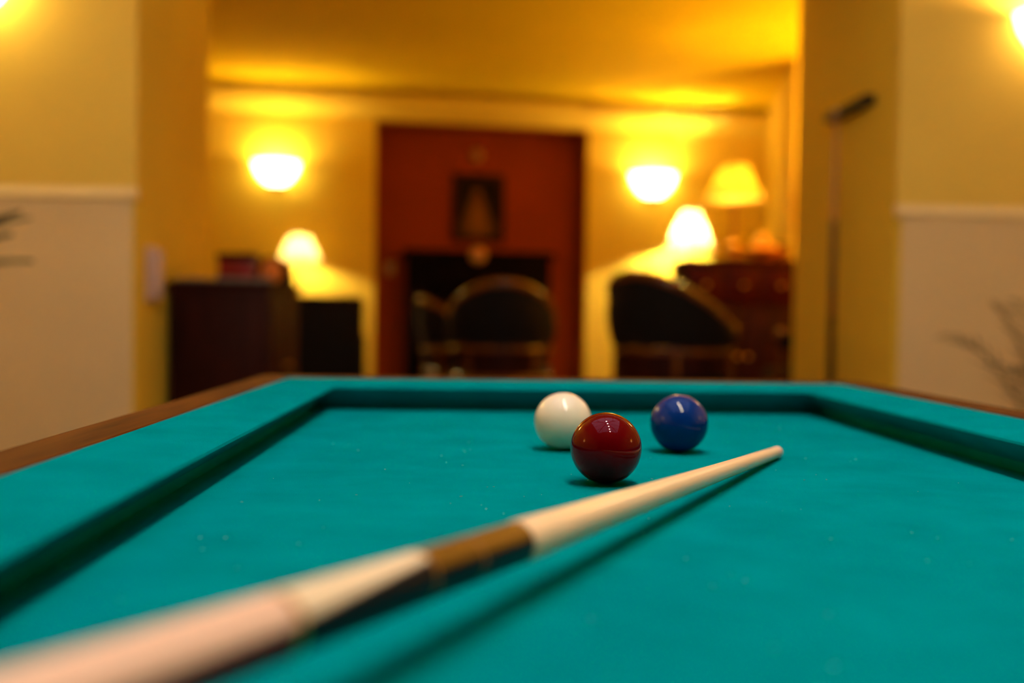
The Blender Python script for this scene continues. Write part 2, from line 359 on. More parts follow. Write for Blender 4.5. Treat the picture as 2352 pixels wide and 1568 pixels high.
# balls
RB = 0.03075
def ball(name, x, y, m, label):
    bm = N(); bmesh.ops.create_uvsphere(bm, u_segments=72, v_segments=40, radius=RB)
    o = obj(name, bm, m, smooth=180); o.location = (x, y, CLOTH + RB + 0.0002)
    return tag(o, label, 'billiard ball')
ball('billiard_ball', 0.114, 0.855, 'ball_red', 'glossy dark red billiard ball, nearest of the three balls')
ball('billiard_ball', 0.0955, 1.069, 'ball_white', 'ivory white billiard ball partly behind the red ball')
ball('billiard_ball', 0.219, 1.056, 'ball_blue', 'glossy blue billiard ball near the cue tip')

# cue lying over the near rail, tip on the cloth (local z runs from tip to butt)
TIP = Vector((0.3137, 1.017, 0.7567)); CD = Vector((-0.4862, -0.8729, 0.0419)).normalized()
cue = thing('billiard_cue', 'pale maple billiard cue with black butt lying across the teal cloth', 'cue', TIP)
zc = CD; yc = (Vector((0, 0, 1)) - zc * zc.z).normalized(); xc = yc.cross(zc)
cue.rotation_euler = Matrix((xc, yc, zc)).transposed().to_euler()
MT['forearm'] = smoothnodes_points('ivory_points_on_black_cue', (0.86, 0.68, 0.42), (0.006, 0.007, 0.010), 0.60 + 0.0935, 0.60 + 0.175, 1.05, 1.62, soft=0.06, up=(-0.40, 0.917))
MT['handle'] = smoothnodes_points('rose_cream_and_red_butt', (0.86, 0.56, 0.38), (0.10, 0.004, 0.006), 0.78, 0.95, 1.72, 1.90, soft=0.08, up=(-0.40, 0.917))
def turned(name, prof, m): return obj(name, lathe(N(), prof, 40), m, cue)
turned('tip', [(0.0, -0.0055), (0.003, -0.005), (0.005, -0.0035), (0.0058, -0.001), (0.0059, 0.002)], 'tip')
turned('ferrule', [(0.0059, 0.002), (0.0060, 0.017)], 'ferrule')
turned('shaft', [(0.0060, 0.017), (0.0066, 0.10), (0.0076, 0.25), (0.0088, 0.40), (0.0103, 0.54), (0.0110, 0.590), (0.0110, 0.599), (0.0106, 0.601)], 'maple')
MT['collar'] = smoothnodes_points('black_collar_painted_reflection', (0.20, 0.085, 0.006), (0.004, 0.005, 0.007), 0.60, 0.70, 1.62, 1.50, soft=0.10, up=(-0.40, 0.917))  # brown upper side paints a warm room reflection onto the black lacquer
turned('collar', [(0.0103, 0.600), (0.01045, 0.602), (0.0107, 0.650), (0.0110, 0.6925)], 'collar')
for z in (0.652, 0.6935):
    r_ = 0.0108 if z < 0.66 else 0.0111
    turned('ring', [(r_ - 0.0005, z - 0.001), (r_ + 0.0001, z - 0.0007), (r_ + 0.0001, z + 0.0007), (r_ - 0.0005, z + 0.001)], 'dull_brass')
turned('forearm', [(0.0110, 0.6945), (0.0113, 0.73), (0.0117, 0.7795)], 'forearm')
turned('ring', [(0.0113, 0.779), (0.0119, 0.7795), (0.0119, 0.7825), (0.0113, 0.783)], 'brass')
turned('handle', [(0.0117, 0.7825), (0.0124, 0.90), (0.0136, 1.10), (0.0150, 1.385)], 'handle')
turned('bumper', [(0.0150, 1.385), (0.0150, 1.395), (0.0135, 1.402), (0.0, 1.402)], 'black_metal')

# table light: bar with five bulbs, hung from the roof light (reflected in the balls)
b_far, b_near = Vector((0.158, 1.19, 2.35)), Vector((0.34, -0.01, 2.35))
tl = thing('pendant_lamp', 'bar pendant with five round bulbs hanging above the billiard table', 'lamp', (b_far + b_near) / 2)
mid = (b_far + b_near) / 2; dv = (b_near - b_far)
obj('bar', tube(N(), [(b_far - mid) * 1.1 + Vector((0, 0, 0.10)), (b_near - mid) * 1.1 + Vector((0, 0, 0.10))], 0.014, 10), 'brass', tl)
for k in range(5):
    p = (b_far - mid) + dv * k / 4
    sk = obj('socket', lathe(N(), [(0.020, 0.035), (0.022, 0.05), (0.022, 0.085), (0.012, 0.10)], 16, origin=p), 'brass', tl)
    bm = N(); bmesh.ops.create_icosphere(bm, subdivisions=2, radius=0.040); bmesh.ops.translate(bm, vec=p, verts=bm.verts[:])
    obj('bulb', bm, 'bulb', tl, smooth=180)
for k in (0.2, 0.8):
    p = (b_far - mid) + dv * k; q = mid + p
    t = 1 - max(abs(q.x - 0.15), abs(q.y - 0.9)) / h2
    obj('suspension_rod', tube(N(), [p + Vector((0, 0, 0.10)), p + Vector((0, 0, ZC + 0.12 + 0.05 + slope_z(t) - 2.35))], 0.006, 8), 'brass', tl)

# ------------------------------------------------------------------ wall sconces
def sconce(loc, rz, label, group, bowl, watts, col, s=1.0):
    """half bowl open at the top; local +y points into the wall"""
    t = thing('wall_sconce', label, 'wall lamp', loc, rz, group)
    pr = [(0.020, -0.115), (0.060, -0.105), (0.105, -0.070), (0.140, -0.020), (0.160, 0.045), (0.152, 0.045), (0.132, -0.017), (0.098, -0.063), (0.056, -0.096), (0.020, -0.105)]
    pr = [(a * s, b_ * s) for a, b_ in pr]
    obj('bowl', lathe(N(), pr, 24, cap=False, a0=math.pi, a1=2 * math.pi), bowl, t)
    obj('back_plate', box(N(), -0.05 * s, 0.05 * s, -0.014, 0.0, -0.13 * s, 0.03 * s, 0.004), 'brass', t)
    obj('finial', lathe(N(), [(0.0, -0.135 * s), (0.012 * s, -0.130 * s), (0.014 * s, -0.12 * s), (0.022 * s, -0.105 * s)], 16, origin=(0, -0.022 * s, 0)), 'brass', t)
    point('sconce_light', (0, -0.075 * s, 0.015 * s), watts, col, 0.035, t)
    return t
G1 = 'half-bowl sconces on the lounge back wall'
sconce(wl(-1.455, -0.002, 1.905), TH, 'lit half-bowl wall sconce above the dark sideboard, left of red alcove', G1, 'bowl', SCONCE_W, WARM_CORE)
sconce(wl(1.355, -0.002, 1.925), TH, 'lit half-bowl wall sconce right of the red alcove', G1, 'bowl', SCONCE_W * 1.5, WARM_CORE, 1.1)
G2 = 'half-bowl sconces of the billiard room'
sconce((-1.76, 3.533, 2.02), 0, 'lit half-bowl wall sconce high on the wall left of the opening', G2, 'bowl_side', SIDE_W * 1.5, (1.0, 0.66, 0.14))
sconce((2.13, 3.633, 1.98), 0, 'lit half-bowl wall sconce high on the wall right of the opening', G2, 'bowl_right', SIDE_W * 1.0, (1.0, 0.60, 0.25))
sconce((-2.598, 0.75, 1.62), R(90), 'lit half-bowl wall sconce on the left side wall beside the table', G2, 'bowl_dim', SIDE_W * 0.5, WARM_SIDE)
sconce((3.198, 0.75, 1.62), R(-90), 'lit half-bowl wall sconce on the right side wall beside the table', G2, 'bowl_dim', SIDE_W * 0.5, WARM_SIDE)

# ------------------------------------------------------------------ fireplace, picture, fittings in the alcove
fpv = 0.20
fp = thing('fireplace', 'black fireplace surround with mantel shelf in the dark red alcove', 'fireplace', wl(0.035, fpv - 0.002, STEP), TH)
FW = 0.545; FH = 1.36 - STEP
obj('mantel_shelf', box(N(), -FW - 0.03, FW + 0.03, -0.17, 0, FH - 0.05, FH, 0.008), 'soot', fp)
obj('frieze', box(N(), -FW, FW, -0.13, 0, FH - 0.26, FH - 0.05, 0.004), 'soot', fp)
for s in (-1, 1):
    j = obj('jamb', box(N(), min(s * FW, s * (FW - 0.16)), max(s * FW, s * (FW - 0.16)), -0.13, 0, 0.04, FH - 0.26, 0.004), 'soot', fp)
    obj('jamb_panel', box(N(), s * (FW - 0.08) - 0.045, s * (FW - 0.08) + 0.045, -0.14, -0.128, 0.14, FH - 0.32, 0.004), 'soot', j)
obj('firebox', box(N(), -FW + 0.16, FW - 0.16, -0.015, 0, 0.04, FH - 0.26), 'soot', fp)
obj('hearth', box(N(), -FW - 0.06, FW + 0.06, -0.42, 0, 0, 0.04, 0.004), 'soot', fp)
bm = lathe(N(), [(0.0, 0.0), (0.05, 0.0), (0.062, 0.006), (0.062, 0.014), (0.052, 0.018), (0.0, 0.020)], 28)
bmesh.ops.rotate(bm, cent=(0, 0, 0), matrix=Matrix.Rotation(R(90), 3, 'X'), verts=bm.verts[:]); bmesh.ops.translate(bm, vec=(-0.02, -0.168, FH - 0.03), verts=bm.verts[:])
md = obj('medallion', bm, 'dull_brass', fp); md['label'] = 'round dull brass medallion'
# painting
m, nt, b = new_mat('oil_portrait_canvas'); L = nt.links.new
b.inputs['Roughness'].default_value = 0.8; b.inputs['Specular IOR Level'].default_value = 0.1
tc = nt.nodes.new('ShaderNodeTexCoord')
def blob(cx, cz, sx, sz):
    mp = nt.nodes.new('ShaderNodeMapping'); mp.inputs['Location'].default_value = (-cx / sx, 0, -cz / sz); mp.inputs['Scale'].default_value = (1 / sx, 0, 1 / sz)
    g = nt.nodes.new('ShaderNodeTexGradient'); g.gradient_type = 'SPHERICAL'; L(tc.outputs['Object'], mp.inputs['Vector']); L(mp.outputs['Vector'], g.inputs['Vector'])
    rp = nt.nodes.new('ShaderNodeValToRGB'); rp.color_ramp.elements[0].position = 0.05; rp.color_ramp.elements[1].position = 0.55; L(g.outputs['Fac'], rp.inputs['Fac']); return rp.outputs['Color']
cur = None
for (cx_, cz_, sx_, sz_, col) in ((0, -0.16, 0.22, 0.14, (0.10, 0.040, 0.004)), (-0.005, -0.07, 0.11, 0.20, (0.19, 0.070, 0.006)), (-0.01, 0.09, 0.055, 0.085, (0.14, 0.045, 0.005))):
    mx = nt.nodes.new('ShaderNodeMix'); mx.data_type = 'RGBA'
    L(blob(cx_, cz_, sx_, sz_), mx.inputs[0])
    if cur is None: mx.inputs[6].default_value = (0.010, 0.006, 0.002, 1)
    else: L(cur, mx.inputs[6])
    mx.inputs[7].default_value = (*col, 1); cur = mx.outputs[2]
L(cur, b.inputs['Base Color'])
pic = thing('framed_portrait', 'dark framed portrait of a pale figure hanging above the fireplace', 'picture', wl(0.035, fpv - 0.002, 1.695), TH)
obj('canvas', box(N(), -0.165, 0.165, -0.016, -0.004, -0.22, 0.22), m, pic)
for x0, x1, z0, z1 in ((-0.20, 0.20, 0.215, 0.255), (-0.20, 0.20, -0.255, -0.215), (-0.20, -0.16, -0.215, 0.215), (0.16, 0.20, -0.215, 0.215)):
    obj('frame_bar', box(N(), x0, x1, -0.03, 0, z0, z1, 0.006), 'darkwood', pic)
bm = lathe(N(), [(0.0, 0.0), (0.045, 0.0), (0.05, 0.006), (0.040, 0.016), (0.018, 0.022), (0.014, 0.05), (0.024, 0.06), (0.0, 0.07)], 24)
bmesh.ops.rotate(bm, cent=(0, 0, 0), matrix=Matrix.Rotation(R(90), 3, 'X'), verts=bm.verts[:])
hk = tag(obj('wall_rosette', bm, 'dull_brass', smooth=38), 'small round brass rosette on the red wall above the portrait', 'rosette'); hk.location = wl(0.02, fpv - 0.001, 2.098); hk.rotation_euler.z = TH
sw = thing('light_switch', 'small brass light switch on the red alcove wall left of the fireplace', 'switch', wl(-0.632, fpv - 0.001, 1.22), TH)
obj('plate', box(N(), -0.035, 0.035, -0.008, 0, -0.045, 0.045, 0.003), 'dull_brass', sw)
obj('toggle', box(N(), -0.008, 0.008, -0.022, -0.008, -0.012, 0.012, 0.003), 'brass', sw)

# ------------------------------------------------------------------ tub chairs
def make_tub_chair(label):
    """faces local +y, open in front, base centre at the origin"""
    t = thing('tub_chair', label, 'chair', group='tub chairs with wooden rims in the lounge')
    AMAX = R(118); n = 28
    def plan(a, f_):                      # a = 0 is the middle of the back
        rx, ry = 0.245 + 0.035 * f_, 0.255 + 0.045 * f_
        return Vector((rx * math.sin(a), -ry * math.cos(a), 0))
    def top(a): return 0.655 + 0.235 * (0.5 + 0.5 * math.cos(min(abs(a) / AMAX, 1) * math.pi)) ** 0.75
    LOW = 0.545
    angs = [-AMAX + 2 * AMAX * i / n for i in range(n + 1)]
    bm = N(); grid = []
    for a in angs:
        tp = top(a) - 0.022; lo = min(LOW + 0.02, tp - 0.05); col = []
        for side in (0, 1):
            for k in range(6):
                kk = k if side == 0 else 5 - k
                f_ = kk / 5; z = lo + (tp - lo) * f_
                p = plan(a, (z - 0.40) / 0.5); nrm = Vector((p.x, p.y, 0)).normalized()
                bulge = 0.018 * math.sin(math.pi * f_)
                q = p + nrm * ((0.012 + bulge) if side == 0 else (-0.03 - bulge)); col.append(bm.verts.new((q.x, q.y, z)))
        grid.append(col)
    for a_, c_ in zip(grid, grid[1:]):
        for k in range(12): bm.faces.new((a_[k], c_[k], c_[(k + 1) % 12], a_[(k + 1) % 12]))
    bm.faces.new(grid[0]); bm.faces.new(list(reversed(grid[-1])))
    obj('backrest', bm, 'upholstery', t, smooth=60)
    pts = []
    for a in angs: p = plan(a, (top(a) - 0.40) / 0.5); pts.append((p.x, p.y, top(a) - 0.012))
    obj('top_rail', tube(N(), pts, [0.018 + 0.006 * math.cos(a / AMAX * math.pi / 2) for a in angs], 10), 'chairwood', t)
    pts = []
    for a in angs: p = plan(a, (LOW - 0.40) / 0.5); pts.append((p.x, p.y, LOW))
    obj('lower_rail', tube(N(), pts, 0.016, 8), 'chairwood', t)
    bm = N(); grid = []
    for a in [R(-100) + R(200) * i / 20 for i in range(21)]:
        col = []
        for off, z in ((0.006, 0.40), (0.006, LOW), (-0.012, LOW), (-0.012, 0.40)):
            p = plan(a, (z - 0.40) / 0.5); q = p + p.normalized() * off; col.append(bm.verts.new((q.x, q.y, z)))
        grid.append(col)
    for a_, c_ in zip(grid, grid[1:]):
        for k in range(4): bm.faces.new((a_[k], c_[k], c_[(k + 1) % 4], a_[(k + 1) % 4]))
    bm.faces.new(grid[0]); bm.faces.new(list(reversed(grid[-1])))
    obj('back_apron', bm, 'darkwood', t)
    for s in (-1, 1):
        a = s * AMAX; p = plan(a, 0.3)
        obj('arm_post', tube(N(), [(p.x * 0.96, p.y + 0.01, 0.40), (p.x, p.y, 0.52), (p.x * 1.02, p.y, top(a) - 0.01)], [0.017, 0.015, 0.018], 8), 'chairwood', t)
        bm = N(); bmesh.ops.create_uvsphere(bm, u_segments=14, v_segments=8, radius=0.027); bmesh.ops.translate(bm, vec=(p.x * 1.02, p.y + 0.008, top(a) - 0.012), verts=bm.verts[:])
        obj('arm_knob', bm, 'chairwood', t)
        a2 = s * R(42); p = plan(a2, 0.2)
        obj('back_post', tube(N(), [(p.x * 0.98, p.y * 0.98, 0.36), (p.x, p.y, LOW)], 0.015, 8), 'chairwood', t)
    bm = N(); lathe(bm, [(0.0, 0.36), (0.255, 0.36), (0.272, 0.375), (0.272, 0.40), (0.262, 0.41), (0.0, 0.41)], 32); obj('seat_frame', bm, 'chairwood', t)
    bm = N(); lathe(bm, [(0.0, 0.405), (0.255, 0.405), (0.262, 0.425), (0.245, 0.458), (0.18, 0.474), (0.0, 0.480)], 32); obj('seat', bm, 'upholstery', t)
    for sx in (-1, 1):
        for sy in (-1, 1):
            x, y = sx * 0.18, sy * 0.18
            k = 1.12 if sy > 0 else 1.25
            obj('leg', tube(N(), [(x, y, 0.37), (x * 1.03, y * 1.03, 0.22), (x * k, y * k, 0.0)], [0.022, 0.018, 0.012], 8), 'chairwood', t)
    return t
ch = make_tub_chair('wood-rimmed black tub chair seen from behind, in front of the fireplace')
ch.location = (0.137, 5.28, STEP)
spots = [((0.93, 4.66, STEP), -48, 1.035, 'large wood-rimmed black tub chair turned right, nearest the opening'),
         ((-0.08, 6.25, STEP), -75, 0.92, 'black tub chair beside the fireplace, half hidden by the middle chair'),
         ((1.745, 5.06, STEP), 62, 1.0, 'black tub chair cut off by the right pier')]
for loc, rz, s, lab in spots:
    c = copy_tree(ch); c.location = loc; c.rotation_euler.z = R(rz); c.scale = (s, s, s); c['label'] = lab

# club armchair behind the sideboard
ac = thing('armchair', 'dark upholstered armchair between the sideboard and the red alcove', 'armchair', (-0.93, 5.62, STEP), R(6))
obj('base', box(N(), -0.30, 0.30, -0.28, 0.30, 0.10, 0.34, 0.02), 'upholstery', ac)
obj('seat_cushion', box(N(), -0.20, 0.20, -0.17, 0.31, 0.34, 0.47, 0.04, 3), 'upholstery', ac)
obj('backrest', box(N(), -0.30, 0.30, -0.31, -0.17, 0.30, 0.805, 0.03, 3), 'upholstery', ac)
for s in (-1, 1):
    obj('arm', box(N(), min(s * 0.2, s * 0.31), max(s * 0.2, s * 0.31), -0.18, 0.30, 0.30, 0.60, 0.03, 3), 'upholstery', ac)
    for sy in (-0.24, 0.25): obj('foot', lathe(N(), [(0.02, 0.0), (0.03, 0.06), (0.03, 0.10)], 12, origin=(s * 0.25, sy, 0)), 'chairwood', ac)
for k in range(7):
    bm = N(); bmesh.ops.create_uvsphere(bm, u_segments=12, v_segments=6, radius=0.013); bmesh.ops.translate(bm, vec=(-0.24 + 0.08 * k, -0.285, 0.804), verts=bm.verts[:])
    obj('stud', bm, 'brass', ac)

# ------------------------------------------------------------------ sideboard in the opening and the things on it
SBX0, SBX1, SBY0, SBY1, SBT = -1.190, -0.790, 3.87, 4.52, 1.005
sb = thing('sideboard', 'dark mahogany sideboard standing against the left pier', 'sideboard', ((SBX0 + SBX1) / 2, (SBY0 + SBY1) / 2, STEP))
hw, hd, hh = (SBX1 - SBX0) / 2, (SBY1 - SBY0) / 2, SBT - STEP
obj('body', box(N(), -hw + 0.012, hw - 0.012, -hd + 0.012, hd - 0.012, 0.05, hh - 0.03, 0.003), 'darkwood', sb)
obj('top', box(N(), -hw, hw, -hd, hd, hh - 0.03, hh, 0.006), 'darkwood', sb)
obj('plinth', box(N(), -hw + 0.03, hw - 0.03, -hd + 0.03, hd - 0.03, 0, 0.05), 'darkwood', sb)
obj('end_panel', box(N(), -hw + 0.06, hw - 0.06, -hd + 0.004, -hd + 0.014, 0.12, hh - 0.10, 0.003), 'darkwood', sb)
for k in (0, 1):
    y0 = -hd + 0.03 + k * (hd - 0.03)
    d_ = obj('door', box(N(), hw - 0.014, hw - 0.002, y0 + 0.01, y0 + hd - 0.04, 0.08, hh - 0.06, 0.003), 'darkwood', sb)
    obj('knob', lathe(N(), [(0.0, -0.008), (0.008, -0.006), (0.012, 0.0), (0.008, 0.006), (0.0, 0.008)], 12, origin=(hw + 0.008, y0 + (hd - 0.07 if k == 0 else 0.04), 0.5)), 'brass', d_)
mags = [(-1.10, 3.97, 0.07, 0.065, 6, 0.010, 'grey magazine at the left end of the sideboard top'), (-1.05, 4.24, 0.10, 0.08, -8, 0.012, 'grey magazine lying on the sideboard behind the others'),
        (-0.905, 3.965, 0.105, 0.07, 3, 0.016, 'thicker grey booklet at the right end of the sideboard top')]
for x, y, a, c_, rz, th, lab in mags:
    g = thing('magazine', lab, 'magazine', (x, y, SBT + 0.0005), R(rz), 'magazines on the sideboard')
    obj('pages', box(N(), -a + 0.002, a - 0.002, -c_ + 0.002, c_ - 0.002, 0.001, th - 0.001), 'paper', g)
    obj('cover', box(N(), -a, a, -c_, c_, th - 0.001, th, 0.0), 'paper', g); obj('cover', box(N(), -a, a, -c_, c_, 0, 0.001, 0.0), 'paper', g)
bx = thing('lidded_box', 'dark red lidded box standing on the sideboard', 'box', (-0.965, 4.065, SBT + 0.0005), R(-4))
obj('body', box(N(), -0.072, 0.072, -0.025, 0.055, 0.0, 0.088, 0.006), 'red_card', bx)
obj('lid', box(N(), -0.077, 0.077, -0.03, 0.06, 0.088, 0.118, 0.008), 'darkwood', bx)
vz = thing('round_vase', 'small orange rounded vase beside the dark red box', 'vase', (-0.836, 4.09, SBT + 0.0005))
obj('body', lathe(N(), [(0.0, 0.0), (0.022, 0.0), (0.036, 0.015), (0.044, 0.04), (0.040, 0.065), (0.024, 0.082), (0.020, 0.092), (0.016, 0.092), (0.018, 0.08)], 24), 'orange', vz)
obj('rim', lathe(N(), [(0.020, 0.090), (0.024, 0.094), (0.022, 0.098), (0.017, 0.098), (0.017, 0.092)], 24), 'dull_brass', vz)
dm = thing('domed_casket', 'dark wooden casket with domed lid at the right end of the sideboard', 'casket', (-0.850, 4.36, SBT + 0.0005))
obj('body', box(N(), -0.10, 0.048, -0.06, 0.06, 0, 0.045, 0.004), 'darkwood', dm)
prof = [(-0.10 + 0.074 + 0.074 * math.cos(math.pi * k / 12), 0.045 + 0.075 * math.sin(math.pi * k / 12)) for k in range(13)]
obj('lid', sweep(N(), prof, lambda p, e: (p[0], 0.06 if e else -0.06, p[1])), 'darkwood', dm)
# wall phone / plate on the left pier
wp = thing('wall_handset', 'pale upright handset mounted on the left pier above the sideboard corner', 'handset', (-1.196, 3.70, 1.022), R(90))
obj('base_plate', box(N(), -0.050, 0.050, -0.020, -0.001, -0.098, 0.098, 0.006), 'plastic', wp)
obj('handset', box(N(), -0.026, 0.026, -0.044, -0.018, -0.090, 0.090, 0.010, 3), 'plastic', wp)

# ------------------------------------------------------------------ cue rack and cue on the right pier
def pier_x(y): return 1.550 + (y - 3.65) * (1.498 - 1.550)
rk = thing('cue_rack', 'wall-mounted cue rack with dark top bar on the right pier', 'cue rack', (pier_x(4.03), 4.03, 0.30), math.atan(0.052))
tb_ = obj('top_bar', box(N(), -0.045, -0.001, -0.20, 0.19, 1.425, 1.468, 0.006), 'black_metal', rk)
for y in (-0.12, 0.02, 0.13): obj('clip', tube(N(), [(-0.045 - 0.030 * math.sin(q), y + 0.024 * math.cos(q), 1.430) for q in [math.pi * k / 8 for k in range(9)]], 0.004, 6), 'black_metal', tb_)
obj('base_shelf', box(N(), -0.10, -0.001, -0.20, 0.19, -0.03, 0.0, 0.005), 'darkwood', rk)
c2 = thing('billiard_cue', 'upright billiard cue with dark butt standing in the rack on the right pier', 'cue', (pier_x(4.05) - 0.064, 4.05, 0.3005))
def turned2(name, prof, m): return obj(name, lathe(N(), prof, 20), m, c2)
MT['grey_butt'] = mat('charcoal_cue_lacquer', (0.035, 0.024, 0.014), rough=0.3, coat=0.3, var=0.2)
MT['red_band'] = mat('dark_red_cue_band', (0.11, 0.012, 0.006), rough=0.3, coat=0.3, var=0.2)
MT['shade_shaft'] = mat('amber_ash_shaft', (0.50, 0.23, 0.055), rough=0.35, var=0.1)
turned2('butt', [(0.0145, 0.0), (0.0155, 0.004), (0.0148, 0.30), (0.0140, 0.60)], 'black_lacquer')
turned2('band', [(0.0140, 0.60), (0.0136, 0.70)], 'red_band')
turned2('forearm', [(0.0136, 0.70), (0.0120, 0.995)], 'grey_butt')
turned2('shaft', [(0.0110, 0.995), (0.0090, 1.20), (0.0062, 1.435)], 'shade_shaft')
turned2('tip', [(0.0062, 1.435), (0.0060, 1.447), (0.004, 1.452), (0.0, 1.453)], 'ferrule')

# ------------------------------------------------------------------ console on the right with lamp and ornaments
cn = thing('console_cabinet', 'high red-brown console cabinet behind the large tub chair', 'cabinet', (1.52, 5.83, STEP))
obj('top', box(N(), -0.345, 0.345, -0.22, 0.22, 1.025, 1.055, 0.006), 'redwood', cn)
obj('body', box(N(), -0.33, 0.33, -0.20, 0.21, 0.06, 1.025, 0.003), 'darkwood', cn)
for k in (-1, 0, 1):
    d_ = obj('drawer', box(N(), k * 0.215 - 0.10, k * 0.215 + 0.10, -0.212, -0.198, 0.80, 1.01, 0.003), 'redwood', cn)
    obj('knob', lathe(N(), [(0.0, -0.010), (0.010, -0.008), (0.014, 0.0), (0.010, 0.008), (0.0, 0.010)], 12, origin=(k * 0.215, -0.222, 0.905)), 'brass', d_)
for k in (-1, 1):
    d_ = obj('door', box(N(), k * 0.16 - 0.155, k * 0.16 + 0.155, -0.212, -0.198, 0.09, 0.78, 0.003), 'darkwood', cn)
    obj('knob', lathe(N(), [(0.0, -0.010), (0.010, -0.008), (0.014, 0.0), (0.010, 0.008), (0.0, 0.010)], 12, origin=(k * 0.03, -0.222, 0.5)), 'brass', d_)
obj('plinth', box(N(), -0.31, 0.31, -0.18, 0.19, 0, 0.06), 'darkwood', cn)
CT = STEP + 1.055
def table_lamp(loc, h_base, h_bot, h_top, r_bot, r_top, label, watts, shade, col=WARM, bulb_at=0.30):
    t = thing('table_lamp', label, 'lamp', loc, group='lit table lamps in the lounge')
    obj('base', lathe(N(), [(0.0, 0.0), (0.075, 0.0), (0.078, 0.012), (0.055, 0.022), (0.03, 0.035), (0.04, 0.05), (0.046, 0.07), (0.034, 0.095), (0.014, 0.11)], 28), 'brass', t)
    obj('stem', lathe(N(), [(0.012, 0.105), (0.011, h_bot - 0.06), (0.018, h_bot - 0.05), (0.018, h_bot - 0.03), (0.010, h_bot - 0.02), (0.006, h_top - 0.02)], 14), 'dull_brass', t)
    n = 8; pr = []
    for k in range(n + 1):
        f_ = k / n; r_ = r_bot + (r_top - r_bot) * (f_ ** 0.75); pr.append((r_, h_bot + (h_top - h_bot) * f_))
    obj('shade', lathe(N(), pr, 36, cap=False), shade, t)
    bm = N(); bmesh.ops.create_icosphere(bm, subdivisions=2, radius=0.028); bmesh.ops.translate(bm, vec=(0.0, 0.0, h_bot + (h_top - h_bot) * bulb_at), verts=bm.verts[:])
    obj('bulb', bm, glow('lit_lamp_bulb', col, watts / 0.031), t, smooth=180)
    for rr, hh_ in ((r_bot, h_bot), (r_top, h_top)):
        obj('shade_ring', tube(N(), [(rr * math.cos(q), rr * math.sin(q), hh_) for q in [2 * math.pi * k / 36 for k in range(37)]], 0.004, 6), 'dull_brass', t)
    for k in range(3):
        a = 2 * math.pi * k / 3 + 0.5
        obj('shade_spoke', tube(N(), [(0, 0, h_top - 0.02), (r_top * math.cos(a), r_top * math.sin(a), h_top)], 0.0025, 6), 'dull_brass', t)
    return t
table_lamp((1.485, 5.73, CT + 0.0005), 0, 0.355, 0.545, 0.175, 0.075, 'tall brass table lamp with yellow conical shade on the console cabinet', LAMP_W * 1.2, 'shade', bulb_at=0.27)
# wooden bowl with fruit on the console
bw = tag(obj('fruit_bowl', lathe(N(), [(0.0, 0.0), (0.05, 0.0), (0.055, 0.01), (0.10, 0.035), (0.125, 0.06), (0.118, 0.062), (0.09, 0.04), (0.04, 0.018), (0.0, 0.016)], 28), 'orange'), 'shallow orange bowl of round fruit on the console cabinet', 'bowl')
bw.location = (1.66, 5.74, CT + 0.0005)
for i, (dx, dy, dz, rr, lab) in enumerate(((-0.044, -0.03, 0.066, 0.036, 'amber round fruit at the left of the orange bowl'), (0.044, -0.03, 0.066, 0.036, 'amber round fruit at the right of the orange bowl'), (0.0, 0.048, 0.066, 0.036, 'amber round fruit at the back of the orange bowl'), (0.0, -0.004, 0.122, 0.038, 'topmost amber round fruit in the orange bowl'))):
    t = thing('fruit', lab, 'fruit', (1.66 + dx, 5.74 + dy, CT + dz), R(40 * i), 'fruit in the orange bowl')
    obj('flesh', lathe(N(), [(0.0, -rr * 0.9), (rr * 0.45, -rr * 0.86), (rr * 0.85, -rr * 0.5), (rr, 0), (rr * 0.86, rr * 0.52), (rr * 0.4, rr * 0.86), (0.0, rr * 0.84)], 20), 'amber', t, smooth=80)
    obj('stem', tube(N(), [(0, 0, rr * 0.8), (0.003, 0, rr * 0.8 + 0.010)], 0.003, 6), 'darkwood', t)
db = thing('wooden_box', 'small brown wooden box at the right end of the console cabinet', 'box', (1.81, 5.90, CT + 0.0005))
obj('body', box(N(), -0.045, 0.045, -0.06, 0.06, 0, 0.085, 0.004), 'chairwood', db); obj('lid', box(N(), -0.048, 0.048, -0.063, 0.063, 0.085, 0.108, 0.006), 'darkwood', db)

# side tables with lamps near the back wall
def side_table(loc, h, r_, label):
    t = thing('side_table', label, 'side table', loc)
    obj('top', lathe(N(), [(0.0, h - 0.025), (r_ - 0.01, h - 0.025), (r_, h - 0.015), (r_, h - 0.006), (r_ - 0.006, h), (0.0, h)], 32), 'darkwood', t)
    obj('column', lathe(N(), [(0.05, 0.08), (0.03, 0.14), (0.022, 0.30), (0.03, h - 0.12), (0.05, h - 0.025)], 18), 'darkwood', t)
    for k in range(3):
        a = k * 2 * math.pi / 3 + 0.4; c_, s_ = math.cos(a), math.sin(a)
        obj('foot', tube(N(), [(0.02 * c_, 0.02 * s_, 0.13), (0.12 * c_, 0.12 * s_, 0.09), (r_ * 0.95 * c_, r_ * 0.95 * s_, 0.016)], [0.022, 0.02, 0.015], 8), 'darkwood', t)
    return t
side_table((-1.235, 6.96, STEP), 0.70, 0.24, 'round dark side table under the small lamp behind the sideboard')
table_lamp((-1.235, 7.03, STEP + 0.7005), 0, 0.372, 0.556, 0.163, 0.065, 'small bright table lamp behind the sideboard, below the left sconce', LAMP_W * 2.0, 'shade_white', (1.0, 0.78, 0.44))
side_table((1.60, 7.36, STEP), 0.86, 0.25, 'round dark side table behind the console cabinet')
table_lamp((1.60, 7.44, STEP + 0.8605), 0, 0.405, 0.655, 0.178, 0.065, 'bright white table lamp behind the console cabinet, below the right sconce', LAMP_W * 8.5, 'shade_white', (1.0, 0.78, 0.44))

